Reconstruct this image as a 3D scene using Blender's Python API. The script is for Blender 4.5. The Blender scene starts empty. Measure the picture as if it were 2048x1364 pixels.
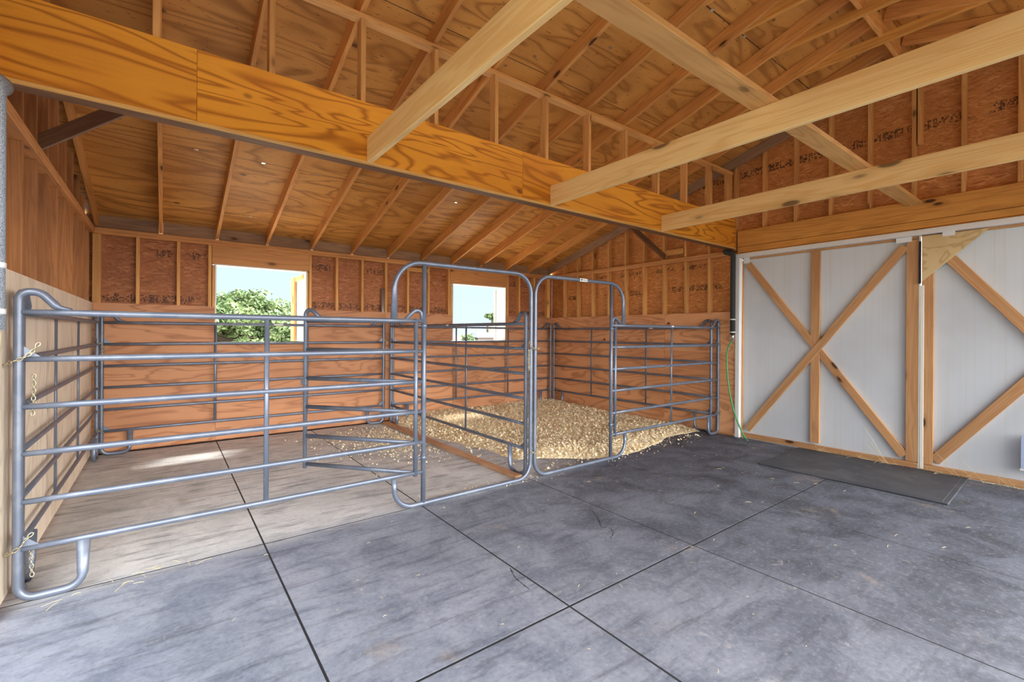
import bpy, bmesh, math, random
from mathutils import Vector, Matrix, noise as mnoise
import numpy as np

random.seed(11)
rng = np.random.default_rng(5)
scene = bpy.context.scene
COL = scene.collection

# ------------------------------------------------------------------ measured place (metres)
XL, XR, YB = -0.695, 6.674, 7.383        # inner faces of the left, right and back wall linings
YF = 3.617                               # front line of the stalls
SL = 0.286                               # roof slope
YC = 1.37                                # ridge
DEP = 0.1456                             # vertical depth of a rafter


def under(y):                            # underside height of the rafters
    return 2.79 + SL * (7.383 - y) if y >= YC else 2.79 + SL * (7.383 - (2 * YC - y))


# ------------------------------------------------------------------ materials
class NT:
    def __init__(self, name):
        self.m = bpy.data.materials.new(name)
        self.m.use_nodes = True
        self.t = self.m.node_tree
        self.b = self.t.nodes['Principled BSDF']

    def n(self, kind, **kw):
        nd = self.t.nodes.new(kind)
        for k, v in kw.items():
            if k in nd.inputs:
                nd.inputs[k].default_value = v
            else:
                setattr(nd, k, v)
        return nd

    def l(self, a, b):
        self.t.links.new(a, b)

    def coords(self, scale=(1, 1, 1), rand=True, loc=(0, 0, 0)):
        tc = self.n('ShaderNodeTexCoord')
        v = tc.outputs['Object']
        if rand:
            oi = self.n('ShaderNodeObjectInfo')
            mu = self.n('ShaderNodeMath', operation='MULTIPLY')
            mu.inputs[1].default_value = 61.7
            self.l(oi.outputs['Random'], mu.inputs[0])
            ad = self.n('ShaderNodeVectorMath', operation='ADD')
            self.l(v, ad.inputs[0])
            self.l(mu.outputs[0], ad.inputs[1])
            v = ad.outputs[0]
        mp = self.n('ShaderNodeMapping')
        mp.inputs['Scale'].default_value = scale
        mp.inputs['Location'].default_value = loc
        self.l(v, mp.inputs['Vector'])
        return mp.outputs[0]

    def noise(self, vec, scale, detail=4, rough=0.55, dist=0.0):
        nd = self.n('ShaderNodeTexNoise')
        nd.inputs['Scale'].default_value = scale
        nd.inputs['Detail'].default_value = detail
        nd.inputs['Roughness'].default_value = rough
        nd.inputs['Distortion'].default_value = dist
        self.l(vec, nd.inputs['Vector'])
        return nd.outputs['Fac']

    def math(self, op, a, b=None, c=None, clamp=False):
        nd = self.n('ShaderNodeMath', operation=op)
        nd.use_clamp = clamp
        for i, x in enumerate((a, b, c)):
            if x is None:
                continue
            if isinstance(x, (int, float)):
                nd.inputs[i].default_value = x
            else:
                self.l(x, nd.inputs[i])
        return nd.outputs[0]

    def ramp(self, fac, stops, interp='LINEAR'):
        nd = self.n('ShaderNodeValToRGB')
        cr = nd.color_ramp
        cr.interpolation = interp
        while len(cr.elements) < len(stops):
            cr.elements.new(0.5)
        for e, (p, c) in zip(cr.elements, stops):
            e.position = p
            e.color = (*c, 1) if len(c) == 3 else c
        self.l(fac, nd.inputs['Fac'])
        return nd.outputs['Color']

    def smooth(self, x, a, b):
        nd = self.n('ShaderNodeMapRange', interpolation_type='SMOOTHSTEP')
        nd.inputs['From Min'].default_value = a
        nd.inputs['From Max'].default_value = b
        self.l(x, nd.inputs['Value'])
        return nd.outputs['Result']

    def mix(self, fac, a, b, mode='MIX'):
        nd = self.n('ShaderNodeMix', data_type='RGBA', blend_type=mode)
        for sock, x in ((nd.inputs['Factor'], fac), (nd.inputs[6], a), (nd.inputs[7], b)):
            if isinstance(x, (int, float)):
                sock.default_value = x
            elif isinstance(x, (tuple, list)):
                sock.default_value = (*x, 1)
            else:
                self.l(x, sock)
        return nd.outputs[2]

    def bump(self, h, strength=0.2, dist=0.01):
        nd = self.n('ShaderNodeBump')
        nd.inputs['Strength'].default_value = strength
        nd.inputs['Distance'].default_value = dist
        self.l(h, nd.inputs['Height'])
        self.l(nd.outputs[0], self.b.inputs['Normal'])

    def done(self, col, rough=0.6, metal=0.0, spec=None):
        if isinstance(col, (tuple, list)):
            self.b.inputs['Base Color'].default_value = (*col, 1)
        else:
            self.l(col, self.b.inputs['Base Color'])
        if isinstance(rough, (int, float)):
            self.b.inputs['Roughness'].default_value = rough
        else:
            self.l(rough, self.b.inputs['Roughness'])
        self.b.inputs['Metallic'].default_value = metal
        if spec is not None:
            self.b.inputs['Specular IOR Level'].default_value = spec
        return self.m


def srgb(r, g, b):
    f = lambda c: (c / 255 / 12.92) if c / 255 <= 0.04045 else ((c / 255 + 0.055) / 1.055) ** 2.4
    return (f(r), f(g), f(b))


def plain(name, rgb, rough=0.6, metal=0.0):
    return NT(name).done(rgb, rough, metal)


def lumber(name, light, dark, knots=0.5, tone=0.25, dirt=0.0, kscale=(1.9, 4.8, 4.8), ksize=1.0):
    """sawn board: the grain follows the board's own X axis"""
    k = NT(name)
    v = k.coords((0.28, 5.0, 5.0))
    g0 = k.noise(v, 1.6, 3, 0.5, 0.6)
    rings = k.math('SINE', k.math('MULTIPLY', g0, 62.0))
    rings = k.math('MULTIPLY_ADD', rings, 0.5, 0.5)
    rings = k.math('POWER', rings, 2.0)
    fib = k.noise(k.coords((1.2, 90, 90)), 2.2, 3, 0.6)
    big = k.noise(k.coords((0.5, 1.6, 1.6)), 1.4, 2)
    col = k.mix(k.math('MULTIPLY', rings, 0.42), light, dark)
    col = k.mix(k.math('MULTIPLY', k.smooth(fib, 0.45, 0.75), 0.22), col, dark)
    col = k.mix(k.math('MULTIPLY', k.smooth(big, 0.45, 0.7), 0.35), col, tuple(c * 0.72 for c in dark))
    if knots > 0:
        vo = k.n('ShaderNodeTexVoronoi')
        vo.inputs['Scale'].default_value = 1.0
        k.l(k.coords(kscale), vo.inputs['Vector'])
        kn = k.smooth(vo.outputs['Distance'], 0.13 * ksize, 0.07 * ksize)
        ring = k.smooth(vo.outputs['Distance'], 0.26 * ksize, 0.10 * ksize)
        col = k.mix(k.math('MULTIPLY', ring, 0.35 * knots), col, tuple(c * 0.6 for c in dark))
        col = k.mix(k.math('MULTIPLY', kn, min(1, knots * 1.1)), col, (0.085, 0.035, 0.014))
    oi = k.n('ShaderNodeObjectInfo')
    hs = k.n('ShaderNodeHueSaturation')
    k.l(k.math('MULTIPLY_ADD', oi.outputs['Random'], tone, 1.0 - tone * 0.55), hs.inputs['Value'])
    k.l(col, hs.inputs['Color'])
    col = hs.outputs['Color']
    if dirt > 0:
        d = k.noise(k.coords((1.0, 3, 3)), 2.5, 5, 0.65)
        col = k.mix(k.math('MULTIPLY', k.smooth(d, 0.5, 0.72), dirt), col, (0.09, 0.05, 0.03))
    k.bump(k.math('ADD', k.math('MULTIPLY', fib, 0.6), k.math('MULTIPLY', rings, 0.3)), 0.18, 0.004)
    return k.done(col, 0.62, 0, 0.3)


def plyface(name, light, dark, freq=34.0, stretch=(0.42, 2.1, 2.1), amount=0.6, knots=0.35, specks=0.0, seams=None,
            patch=None, rough=0.58, rand=True):
    """rotary-cut plywood face with broad wandering grain; X is the grain direction"""
    k = NT(name)
    v = k.coords(stretch, rand)
    g0 = k.noise(v, 1.25, 2.5, 0.45, 0.9)
    s = k.math('MULTIPLY_ADD', k.math('SINE', k.math('MULTIPLY', g0, freq)), 0.5, 0.5)
    band = k.smooth(s, 0.35, 1.0)
    line = k.math('POWER', s, 9.0)
    fib = k.noise(k.coords((1.0, 60, 60), rand), 2.0, 3, 0.6)
    big = k.noise(k.coords((0.7, 1.2, 1.2), rand), 1.1, 3)
    col = k.mix(k.math('MULTIPLY', band, amount * 0.55), light, dark)
    col = k.mix(k.math('MULTIPLY', line, amount * 0.75), col, tuple(c * 0.62 for c in dark))
    col = k.mix(k.math('MULTIPLY', k.smooth(fib, 0.45, 0.75), 0.16), col, dark)
    col = k.mix(k.math('MULTIPLY', k.smooth(big, 0.42, 0.68), 0.45), col, patch or tuple(c * 0.85 for c in dark))
    if knots > 0:
        vo = k.n('ShaderNodeTexVoronoi')
        vo.inputs['Scale'].default_value = 1.0
        k.l(k.coords((1.7, 2.6, 2.6), rand), vo.inputs['Vector'])
        kn = k.smooth(vo.outputs['Distance'], 0.075, 0.035)
        col = k.mix(k.math('MULTIPLY', kn, knots * 2.2, None, True), col, (0.075, 0.028, 0.012))
    if specks > 0:
        sp = k.noise(k.coords((9, 46, 46), rand), 1.6, 2, 0.5)
        col = k.mix(k.math('MULTIPLY', k.smooth(sp, 0.66, 0.73), specks), col, (0.05, 0.022, 0.01))
    if seams:
        for axis, pos, wid in seams:
            tc = k.n('ShaderNodeTexCoord')
            sx = k.n('ShaderNodeSeparateXYZ')
            k.l(tc.outputs['Object'], sx.inputs[0])
            d = k.math('ABSOLUTE', k.math('SUBTRACT', sx.outputs[axis], pos))
            col = k.mix(k.math('MULTIPLY', k.smooth(d, wid, wid * 0.4), 0.9), col, (0.02, 0.01, 0.006))
    oi = k.n('ShaderNodeObjectInfo')
    hs = k.n('ShaderNodeHueSaturation')
    k.l(k.math('MULTIPLY_ADD', oi.outputs['Random'], 0.14 if rand else 0.0, 0.93 if rand else 1.0), hs.inputs['Value'])
    k.l(col, hs.inputs['Color'])
    k.bump(k.math('ADD', fib, k.math('MULTIPLY', s, 0.4)), 0.12, 0.003)
    return k.done(hs.outputs['Color'], rough, 0, 0.3)


def osb(name, light, mid, dark, stamps=()):
    """strand board: overlapping flakes, with rows of dark ink mill stamps at the given heights"""
    k = NT(name)
    cols = None
    for rot, sc, sd in ((0.3, 1.0, 0.0), (-0.5, 1.25, 7.3), (0.05, 0.85, 3.1)):
        tc = k.n('ShaderNodeTexCoord')
        mp = k.n('ShaderNodeMapping')
        mp.inputs['Rotation'].default_value = (rot, rot, rot)
        mp.inputs['Location'].default_value = (sd, sd * 0.7, sd * 1.3)
        k.l(tc.outputs['Object'], mp.inputs['Vector'])
        m2 = k.n('ShaderNodeMapping')
        m2.inputs['Scale'].default_value = (17 * sc, 17 * sc, 85 * sc)
        k.l(mp.outputs[0], m2.inputs['Vector'])
        wob = k.n('ShaderNodeTexNoise')
        wob.inputs['Scale'].default_value = 4.0
        k.l(mp.outputs[0], wob.inputs['Vector'])
        av = k.n('ShaderNodeVectorMath', operation='MULTIPLY_ADD')
        k.l(wob.outputs['Color'], av.inputs[0])
        av.inputs[1].default_value = (2.2, 2.2, 7)
        k.l(m2.outputs[0], av.inputs[2])
        vo = k.n('ShaderNodeTexVoronoi')
        vo.inputs['Scale'].default_value = 1.0
        k.l(av.outputs[0], vo.inputs['Vector'])
        r = k.n('ShaderNodeSeparateColor')
        k.l(vo.outputs['Color'], r.inputs[0])
        c = k.ramp(r.outputs[0], [(0.0, dark), (0.3, mid), (0.75, mid), (1.0, light)])
        cols = c if cols is None else k.mix(k.smooth(r.outputs[1], 0.45, 0.5), cols, c)
    tc = k.n('ShaderNodeTexCoord')
    big = k.noise(tc.outputs['Object'], 1.7, 3)
    cols = k.mix(k.math('MULTIPLY', k.smooth(big, 0.45, 0.7), 0.4), cols, tuple(c * 0.8 for c in dark))
    sx = k.n('ShaderNodeSeparateXYZ')
    k.l(tc.outputs['Object'], sx.inputs[0])
    u = k.math('ADD', sx.outputs[0], sx.outputs[1])
    for z0, hgt, step, thr in stamps:
        rel = k.math('DIVIDE', k.math('SUBTRACT', sx.outputs[2], z0), hgt)
        inb = k.math('MULTIPLY', k.math('GREATER_THAN', rel, 0.0), k.math('LESS_THAN', rel, 1.0))
        # blocky strokes: cells across the line and three rows, each filled or not
        cb = k.n('ShaderNodeCombineXYZ')
        k.l(k.math('FLOOR', k.math('DIVIDE', u, step)), cb.inputs[0])
        k.l(k.math('FLOOR', k.math('MULTIPLY', rel, 5.0)), cb.inputs[1])
        cb.inputs[2].default_value = z0
        wn = k.n('ShaderNodeTexWhiteNoise')
        k.l(cb.outputs[0], wn.inputs['Vector'])
        w1 = k.n('ShaderNodeTexWhiteNoise', noise_dimensions='1D')
        k.l(k.math('FLOOR', k.math('DIVIDE', u, step)), w1.inputs['W'])
        stroke = k.math('MAXIMUM', k.math('GREATER_THAN', wn.outputs['Value'], 0.62), k.math('GREATER_THAN', w1.outputs['Value'], 0.7))
        # words and gaps, and worn ink
        word = k.smooth(k.noise(tc.outputs['Object'], 1.9, 1), thr, thr + 0.04)
        worn = k.smooth(k.noise(tc.outputs['Object'], 60, 2), 0.36, 0.55)
        f = k.math('MULTIPLY', k.math('MULTIPLY', inb, stroke), k.math('MULTIPLY', word, worn))
        cols = k.mix(k.math('MULTIPLY', f, 0.85), cols, (0.03, 0.022, 0.02))
    k.bump(k.noise(tc.outputs['Object'], 45, 3), 0.2, 0.004)
    return k.done(cols, 0.6, 0, 0.3)


M = {}
M['stud'] = lumber('stud lumber', srgb(232, 176, 108), srgb(194, 130, 72), 0.7, 0.2)
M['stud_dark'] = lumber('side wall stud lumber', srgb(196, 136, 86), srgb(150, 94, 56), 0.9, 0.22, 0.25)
M['rafter'] = lumber('rafter lumber', srgb(232, 168, 96), srgb(186, 118, 60), 0.9, 0.2, 0.2)
M['rafter_old'] = lumber('weathered rafter lumber', srgb(178, 144, 116), srgb(132, 98, 76), 0.8, 0.15, 0.25)
M['joist'] = lumber('pale new joist lumber', srgb(250, 214, 150), srgb(228, 170, 96), 0.7, 0.05, 0.0, (1.7, 5.0, 5.0), 1.35)
M['tie'] = lumber('collar tie lumber', srgb(230, 168, 88), srgb(180, 114, 52), 0.7, 0.15)
M['runner'] = lumber('runner lumber', srgb(222, 170, 104), srgb(184, 126, 66), 0.5, 0.1)
M['header'] = lumber('header lumber', srgb(228, 164, 84), srgb(180, 112, 48), 0.9, 0.1, 0.15)
M['plate'] = lumber('plate lumber', srgb(220, 160, 102), srgb(178, 116, 68), 0.6, 0.15)
M['brace_dark'] = lumber('dark corner brace lumber', srgb(128, 92, 66), srgb(92, 62, 44), 0.3, 0.1)
M['doorwood'] = lumber('door brace lumber', srgb(208, 160, 112), srgb(176, 120, 76), 0.9, 0.12)
M['curb'] = lumber('scuffed curb lumber', srgb(206, 160, 122), srgb(160, 112, 82), 0.2, 0.1, 0.3)
M['beamply'] = plyface('orange beam plywood', srgb(234, 160, 50), srgb(188, 106, 28), 84, (0.30, 2.3, 2.3), 0.85, 0.25,
                       patch=srgb(196, 116, 40))
M['beamedge'] = lumber('beam edge lumber', srgb(226, 176, 104), srgb(188, 128, 62), 0.1, 0.05)
M['backply'] = plyface('salmon plywood lining', srgb(202, 146, 106), srgb(166, 108, 74), 46, (0.45, 2.6, 2.6), 0.6, 0.5)
M['rightply'] = plyface('light plywood lining', srgb(232, 172, 124), srgb(198, 130, 84), 56, (0.5, 2.2, 2.2), 0.55, 0.4)
M['leftply'] = plyface('overlit plywood lining', srgb(242, 228, 208), srgb(220, 198, 172), 44, (0.6, 2.2, 2.2), 0.35, 0.0)  # same plywood, paled so that strong light is painted into its colour
M['gusset'] = plyface('pale gusset plywood', srgb(232, 206, 156), srgb(206, 166, 106), 30, (0.8, 2.6, 2.6), 0.5, 0.0)
M['roofply'] = plyface('roof sheathing plywood', srgb(220, 158, 82), srgb(166, 104, 46), 40, (0.5, 2.0, 2.0), 0.6, 0.35, 0.75,
                       seams=[(1, 7.0, 0.006), (1, 5.78, 0.005), (1, 4.56, 0.005), (1, 3.42, 0.005), (1, 2.2, 0.006)], rand=False)
M['osb_back'] = osb('strand board, back wall', srgb(202, 142, 98), srgb(176, 112, 72), srgb(142, 86, 54),
                    [(1.865, 0.10, 0.016, 0.36), (2.46, 0.095, 0.019, 0.5)])
M['osb_right'] = osb('strand board, right wall', srgb(236, 176, 112), srgb(212, 144, 84), srgb(180, 114, 64),
                     [(2.20, 0.09, 0.016, 0.5), (2.55, 0.07, 0.016, 0.44), (3.80, 0.10, 0.016, 0.38)])
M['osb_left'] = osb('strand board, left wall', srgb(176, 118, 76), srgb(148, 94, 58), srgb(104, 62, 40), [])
M['white'] = plain('white painted metal', srgb(232, 232, 232), 0.45)
M['cream'] = plain('off white liner', srgb(240, 238, 228), 0.5)
M['rubber'] = plain('dark rubber', (0.02, 0.021, 0.024), 0.8)
M['black'] = plain('black plastic', (0.015, 0.016, 0.018), 0.45)
M['sleeve'] = plain('black foam pipe sleeve', srgb(52, 54, 54), 0.85)
M['chrome'] = plain('plated metal', (0.7, 0.7, 0.68), 0.25, 1.0)
M['galv'] = plain('galvanised metal', (0.5, 0.51, 0.5), 0.4, 0.8)
M['gold'] = plain('brassy zinc chain', srgb(186, 178, 150), 0.35, 0.8)
M['hose'] = plain('green hose', srgb(74, 158, 96), 0.45)
M['valve'] = plain('cream valve plastic', srgb(214, 204, 172), 0.5)
M['tape'] = plain('white tape', srgb(226, 226, 222), 0.6)
M['paleblue'] = plain('pale blue plastic', srgb(176, 192, 222), 0.4)
M['sticker'] = plain('white sticker', srgb(232, 230, 224), 0.5)
M['ink'] = plain('dark print', (0.02, 0.02, 0.02), 0.6)

k = NT('speckled grey pipe sleeve')
v = k.coords((1, 1, 1), False)
f = k.noise(v, 260, 2, 0.6)
M['greysleeve'] = k.done(k.ramp(f, [(0.35, srgb(84, 92, 102)), (0.6, srgb(176, 184, 196))]), 0.9)

k = NT('grey blue gate paint')
v = k.coords((1, 1, 1), True)
d = k.noise(v, 6, 4, 0.6)
sc = k.smooth(k.noise(v, 55, 3, 0.7), 0.66, 0.72)
col = k.mix(k.smooth(d, 0.45, 0.7), srgb(106, 115, 132), srgb(124, 132, 146))
col = k.mix(k.math('MULTIPLY', sc, 0.4), col, srgb(170, 168, 164))
M['gate'] = k.done(col, k.math('MULTIPLY_ADD', d, 0.2, 0.26), 0.35)

k = NT('white door sheet')
v = k.coords((1, 1, 1), False)
d = k.noise(v, 1.2, 3)
v2 = k.coords((0.2, 14, 0.2), False)
st = k.noise(v2, 2.0, 3)
col = k.mix(k.smooth(d, 0.35, 0.75), srgb(216, 222, 228), srgb(203, 209, 215))
col = k.mix(k.math('MULTIPLY', k.smooth(st, 0.5, 0.75), 0.3), col, srgb(202, 196, 178))
M['doorsheet'] = k.done(col, 0.5)

# dusty concrete floor
k = NT('dusty stained concrete')
tc = k.n('ShaderNodeTexCoord')
P = tc.outputs['Object']
sx = k.n('ShaderNodeSeparateXYZ')
k.l(P, sx.inputs[0])
X, Y = sx.outputs[0], sx.outputs[1]
n1 = k.noise(P, 0.75, 5, 0.6, 0.4)
n2 = k.noise(P, 2.6, 6, 0.68, 0.7)
n3 = k.noise(P, 38, 5, 0.7)
mp = k.n('ShaderNodeMapping')
mp.inputs['Scale'].default_value = (0.9, 5.5, 1)
mp.inputs['Rotation'].default_value = (0, 0, 0.5)
k.l(P, mp.inputs['Vector'])
n4 = k.noise(mp.outputs[0], 2.4, 5, 0.65, 0.3)
# how dark the stain is: aisle darkens to the right, stalls stay grey-beige
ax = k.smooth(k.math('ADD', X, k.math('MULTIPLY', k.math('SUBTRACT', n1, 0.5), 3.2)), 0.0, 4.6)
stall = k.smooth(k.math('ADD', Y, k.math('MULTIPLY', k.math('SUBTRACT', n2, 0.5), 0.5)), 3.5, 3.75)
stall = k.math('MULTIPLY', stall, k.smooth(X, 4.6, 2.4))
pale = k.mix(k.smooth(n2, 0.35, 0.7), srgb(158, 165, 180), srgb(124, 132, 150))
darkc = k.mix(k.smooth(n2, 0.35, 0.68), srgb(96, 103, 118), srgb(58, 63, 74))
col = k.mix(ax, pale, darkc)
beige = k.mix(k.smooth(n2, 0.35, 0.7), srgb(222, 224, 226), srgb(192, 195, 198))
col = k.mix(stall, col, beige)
col = k.mix(k.math('MULTIPLY', k.smooth(n4, 0.48, 0.7), 0.6), col, srgb(78, 82, 94))
col = k.mix(k.math('MULTIPLY', k.smooth(n1, 0.56, 0.7), 0.28), col, srgb(78, 80, 88))
sc1 = k.math('MULTIPLY', k.smooth(k.noise(P, 5.5, 6, 0.75, 1.0), 0.6, 0.74), 0.5)
col = k.mix(sc1, col, srgb(196, 192, 188))
tan = k.math('MULTIPLY', k.smooth(k.noise(P, 1.6, 4, 0.6, 0.5), 0.62, 0.74), 0.45)
col = k.mix(tan, col, srgb(168, 150, 128))
col = k.mix(k.math('MULTIPLY', k.smooth(n3, 0.5, 0.75), 0.3), col, srgb(190, 192, 198))
col = k.mix(k.math('MULTIPLY', k.smooth(n3, 0.5, 0.28), 0.3), col, srgb(60, 62, 68))
k.bump(n3, 0.16, 0.004)
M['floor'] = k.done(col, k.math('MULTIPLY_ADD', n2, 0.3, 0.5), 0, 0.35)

k = NT('scuffed stall mat rubber')
v = k.coords((1, 1, 1), False)
d = k.noise(v, 2.2, 5, 0.65, 0.6)
col = k.mix(k.smooth(d, 0.4, 0.7), srgb(62, 66, 74), srgb(84, 88, 94))
col = k.mix(k.math('MULTIPLY', k.smooth(k.noise(v, 6, 4), 0.62, 0.75), 0.4), col, srgb(128, 122, 112))
M['mat'] = k.done(col, 0.65)

k = NT('pale wood shavings')
v = k.coords((1, 1, 1), False)
d = k.noise(v, 30, 4, 0.7)
d2 = k.noise(v, 2.2, 4)
col = k.ramp(d, [(0.3, srgb(206, 176, 132)), (0.48, srgb(240, 224, 188)), (0.66, srgb(253, 246, 226))])
col = k.mix(k.math('MULTIPLY', k.smooth(d2, 0.5, 0.75), 0.4), col, srgb(206, 170, 118))
M['shavings'] = k.done(col, 0.8)

k = NT('straw')
oi = k.n('ShaderNodeObjectInfo')
M['straw'] = k.done(srgb(222, 206, 156), 0.8)

k = NT('oak leaves')
v = k.coords((1, 1, 1), False)
d = k.noise(v, 0.9, 3)
d2 = k.noise(v, 14, 2)
col = k.mix(k.smooth(d, 0.35, 0.7), srgb(112, 132, 84), srgb(70, 94, 54))
col = k.mix(k.math('MULTIPLY', k.smooth(d2, 0.5, 0.8), 0.5), col, srgb(132, 148, 106))
M['leaf'] = k.done(col, 0.6)
M['leaf'].node_tree.nodes['Principled BSDF'].inputs['Subsurface Weight'].default_value = 0.0
M['bark'] = plain('grey bark', srgb(120, 106, 92), 0.9)
M['grass'] = plain('dry grass ground', srgb(98, 92, 70), 0.95)
M['gravel'] = plain('pale bounce gravel', srgb(232, 224, 208), 0.95)
M['hill'] = plain('hazy blue hills', srgb(62, 78, 92), 1.0)
M['shedroof'] = plain('pale grey metal roof', srgb(100, 108, 116), 0.5)
M['shedwall'] = plain('pinkish grey wall', srgb(104, 94, 92), 0.8)


# ------------------------------------------------------------------ object helpers
def mesh_obj(name, bm, mat, parent=None, M4=None, smooth=False):
    me = bpy.data.meshes.new(name)
    bm.normal_update()
    bm.to_mesh(me)
    bm.free()
    if mat is not None:
        me.materials.append(M[mat] if isinstance(mat, str) else mat)
    if smooth:
        me.polygons.foreach_set('use_smooth', [True] * len(me.polygons))
    o = bpy.data.objects.new(name, me)
    COL.objects.link(o)
    if parent is not None:
        o.parent = parent
    if M4 is not None:
        o.matrix_basis = M4
    return o


def tag(o, label, cat, group=None, kind=None):
    o['label'] = label
    o['category'] = cat
    if group:
        o['group'] = group
    o['kind'] = kind or 'thing'
    return o


def thing(name, loc, label, cat, group=None, rz=0.0, kind=None):
    o = bpy.data.objects.new(name, None)
    o.empty_display_size = 0.1
    COL.objects.link(o)
    o.location = loc
    o.rotation_euler = (0, 0, rz)
    return tag(o, label, cat, group, kind)


def struct(name, loc=(0, 0, 0)):
    o = bpy.data.objects.new(name, None)
    COL.objects.link(o)
    o.location = loc
    o['kind'] = 'structure'
    return o


def box(bm, lo, hi, bev=0.0, mat4=None):
    r = bmesh.ops.create_cube(bm, size=1.0)
    vs = r['verts']
    s = [hi[i] - lo[i] for i in range(3)]
    c = [(hi[i] + lo[i]) / 2 for i in range(3)]
    for v in vs:
        v.co = Vector((v.co.x * s[0] + c[0], v.co.y * s[1] + c[1], v.co.z * s[2] + c[2]))
        if mat4 is not None:
            v.co = mat4 @ v.co
    if bev > 0:
        es = list({e for v in vs for e in v.link_edges})
        bmesh.ops.bevel(bm, geom=es, offset=bev, segments=1, affect='EDGES')


def board(name, p0, p1, w, t, mat, parent=None, up=(0, 0, 1), bev=0.003, anchor=(0.5, 0.5), base=None, ends=None):
    """plank from p0 to p1; w along `up`, t across. anchor = where the line p0-p1 lies in the section (t, w) as a 0..1 share.
    base: world position of the (unrotated) parent."""
    p0, p1, up = Vector(p0), Vector(p1), Vector(up)
    x = (p1 - p0)
    L = x.length
    x.normalize()
    z = (up - x * up.dot(x)).normalized()
    y = z.cross(x)
    bm = bmesh.new()
    box(bm, (0, -t * anchor[0], -w * anchor[1]), (L, t * (1 - anchor[0]), w * (1 - anchor[1])), 0)
    if ends:                              # plumb or mitre cuts: shift of the top edge at each end
        for v in bm.verts:
            if v.co.x < L / 2:
                v.co.x += ends[0] * (v.co.z + w * anchor[1]) / w
            else:
                v.co.x += ends[1] * (v.co.z + w * anchor[1]) / w
    if bev > 0:
        bmesh.ops.bevel(bm, geom=list(bm.edges), offset=bev, segments=1, affect='EDGES')
    m = Matrix((x, y, z)).transposed().to_4x4()
    m.translation = p0 - (Vector(base) if base is not None else Vector())
    return mesh_obj(name, bm, mat, parent, m)


def slab(name, lo, hi, mat, parent=None, bev=0.0, base=None, grain='X'):
    """axis-aligned box whose own origin is its centre; grain picks which world axis the wood grain (local X) follows"""
    c = [(lo[i] + hi[i]) / 2 for i in range(3)]
    h = [(hi[i] - lo[i]) / 2 for i in range(3)]
    bm = bmesh.new()
    rot = {'X': Matrix.Identity(3), 'Y': Matrix(((0, -1, 0), (1, 0, 0), (0, 0, 1))),
           'Z': Matrix(((0, 0, -1), (0, 1, 0), (1, 0, 0)))}[grain]
    inv = rot.transposed()
    hl = inv @ Vector(h)
    hl = Vector((abs(hl.x), abs(hl.y), abs(hl.z)))
    box(bm, -hl, hl, bev)
    m = rot.to_4x4()
    m.translation = Vector(c) - (Vector(base) if base is not None else Vector())
    return mesh_obj(name, bm, mat, parent, m)


def fillet(pts, rad, seg=6):
    """polyline with rounded corners"""
    out = [Vector(pts[0])]
    n = len(pts)
    for i in range(1, n - 1):
        p, a, b = Vector(pts[i]), Vector(pts[i - 1]), Vector(pts[i + 1])
        r = rad[i] if isinstance(rad, dict) and i in rad else (rad if not isinstance(rad, dict) else 0)
        if not r:
            out.append(p)
            continue
        u, w = (a - p), (b - p)
        lu, lw = u.length, w.length
        u.normalize(), w.normalize()
        ang = u.angle(w)
        d = min(r / math.tan(ang / 2), lu * 0.49, lw * 0.98)
        r2 = d * math.tan(ang / 2)
        c = p + (u + w).normalized() * (r2 / math.sin(ang / 2))
        s, e = p + u * d, p + w * d
        va, vb = s - c, e - c
        tot = va.angle(vb)
        ax = va.cross(vb).normalized()
        for j in range(seg + 1):
            out.append(c + Matrix.Rotation(tot * j / seg, 3, ax) @ va)
    out.append(Vector(pts[-1]))
    return out


def sweep(bm, pts, ra, rb=None, n=10, ref=(0, 1, 0), prof=None, caps=True):
    """tube through pts; section half-axes ra (towards ref) and rb; prof(i/(len-1)) -> (sa, sb) scale"""
    pts = [Vector(p) for p in pts]
    rb = rb or ra
    ref = Vector(ref)
    rings = []
    last = len(pts) - 1
    for i, p in enumerate(pts):
        if i == 0:
            t = pts[1] - p
        elif i == last:
            t = p - pts[i - 1]
        else:
            t = (pts[i + 1] - p).normalized() + (p - pts[i - 1]).normalized()
        t.normalize()
        a = ref - t * ref.dot(t)
        if a.length < 1e-3:
            a = t.orthogonal()
        a.normalize()
        b = t.cross(a)
        sa, sb = prof(i / last) if prof else (1, 1)
        rings.append([bm.verts.new(p + a * (ra * sa * math.cos(2 * math.pi * j / n)) + b * (rb * sb * math.sin(2 * math.pi * j / n)))
                      for j in range(n)])
    for r0, r1 in zip(rings, rings[1:]):
        for j in range(n):
            bm.faces.new((r0[j], r0[(j + 1) % n], r1[(j + 1) % n], r1[j]))
    if caps:
        bm.faces.new(rings[0][::-1])
        bm.faces.new(rings[-1])


def tube(name, pts, ra, mat, parent=None, rb=None, n=10, ref=(0, 1, 0), prof=None):
    bm = bmesh.new()
    sweep(bm, pts, ra, rb, n, ref, prof)
    return mesh_obj(name, bm, mat, parent, None, True)


ORD = ['first', 'second', 'third', 'fourth', 'fifth', 'sixth', 'seventh', 'eighth', 'ninth', 'tenth', 'eleventh', 'twelfth']

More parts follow.
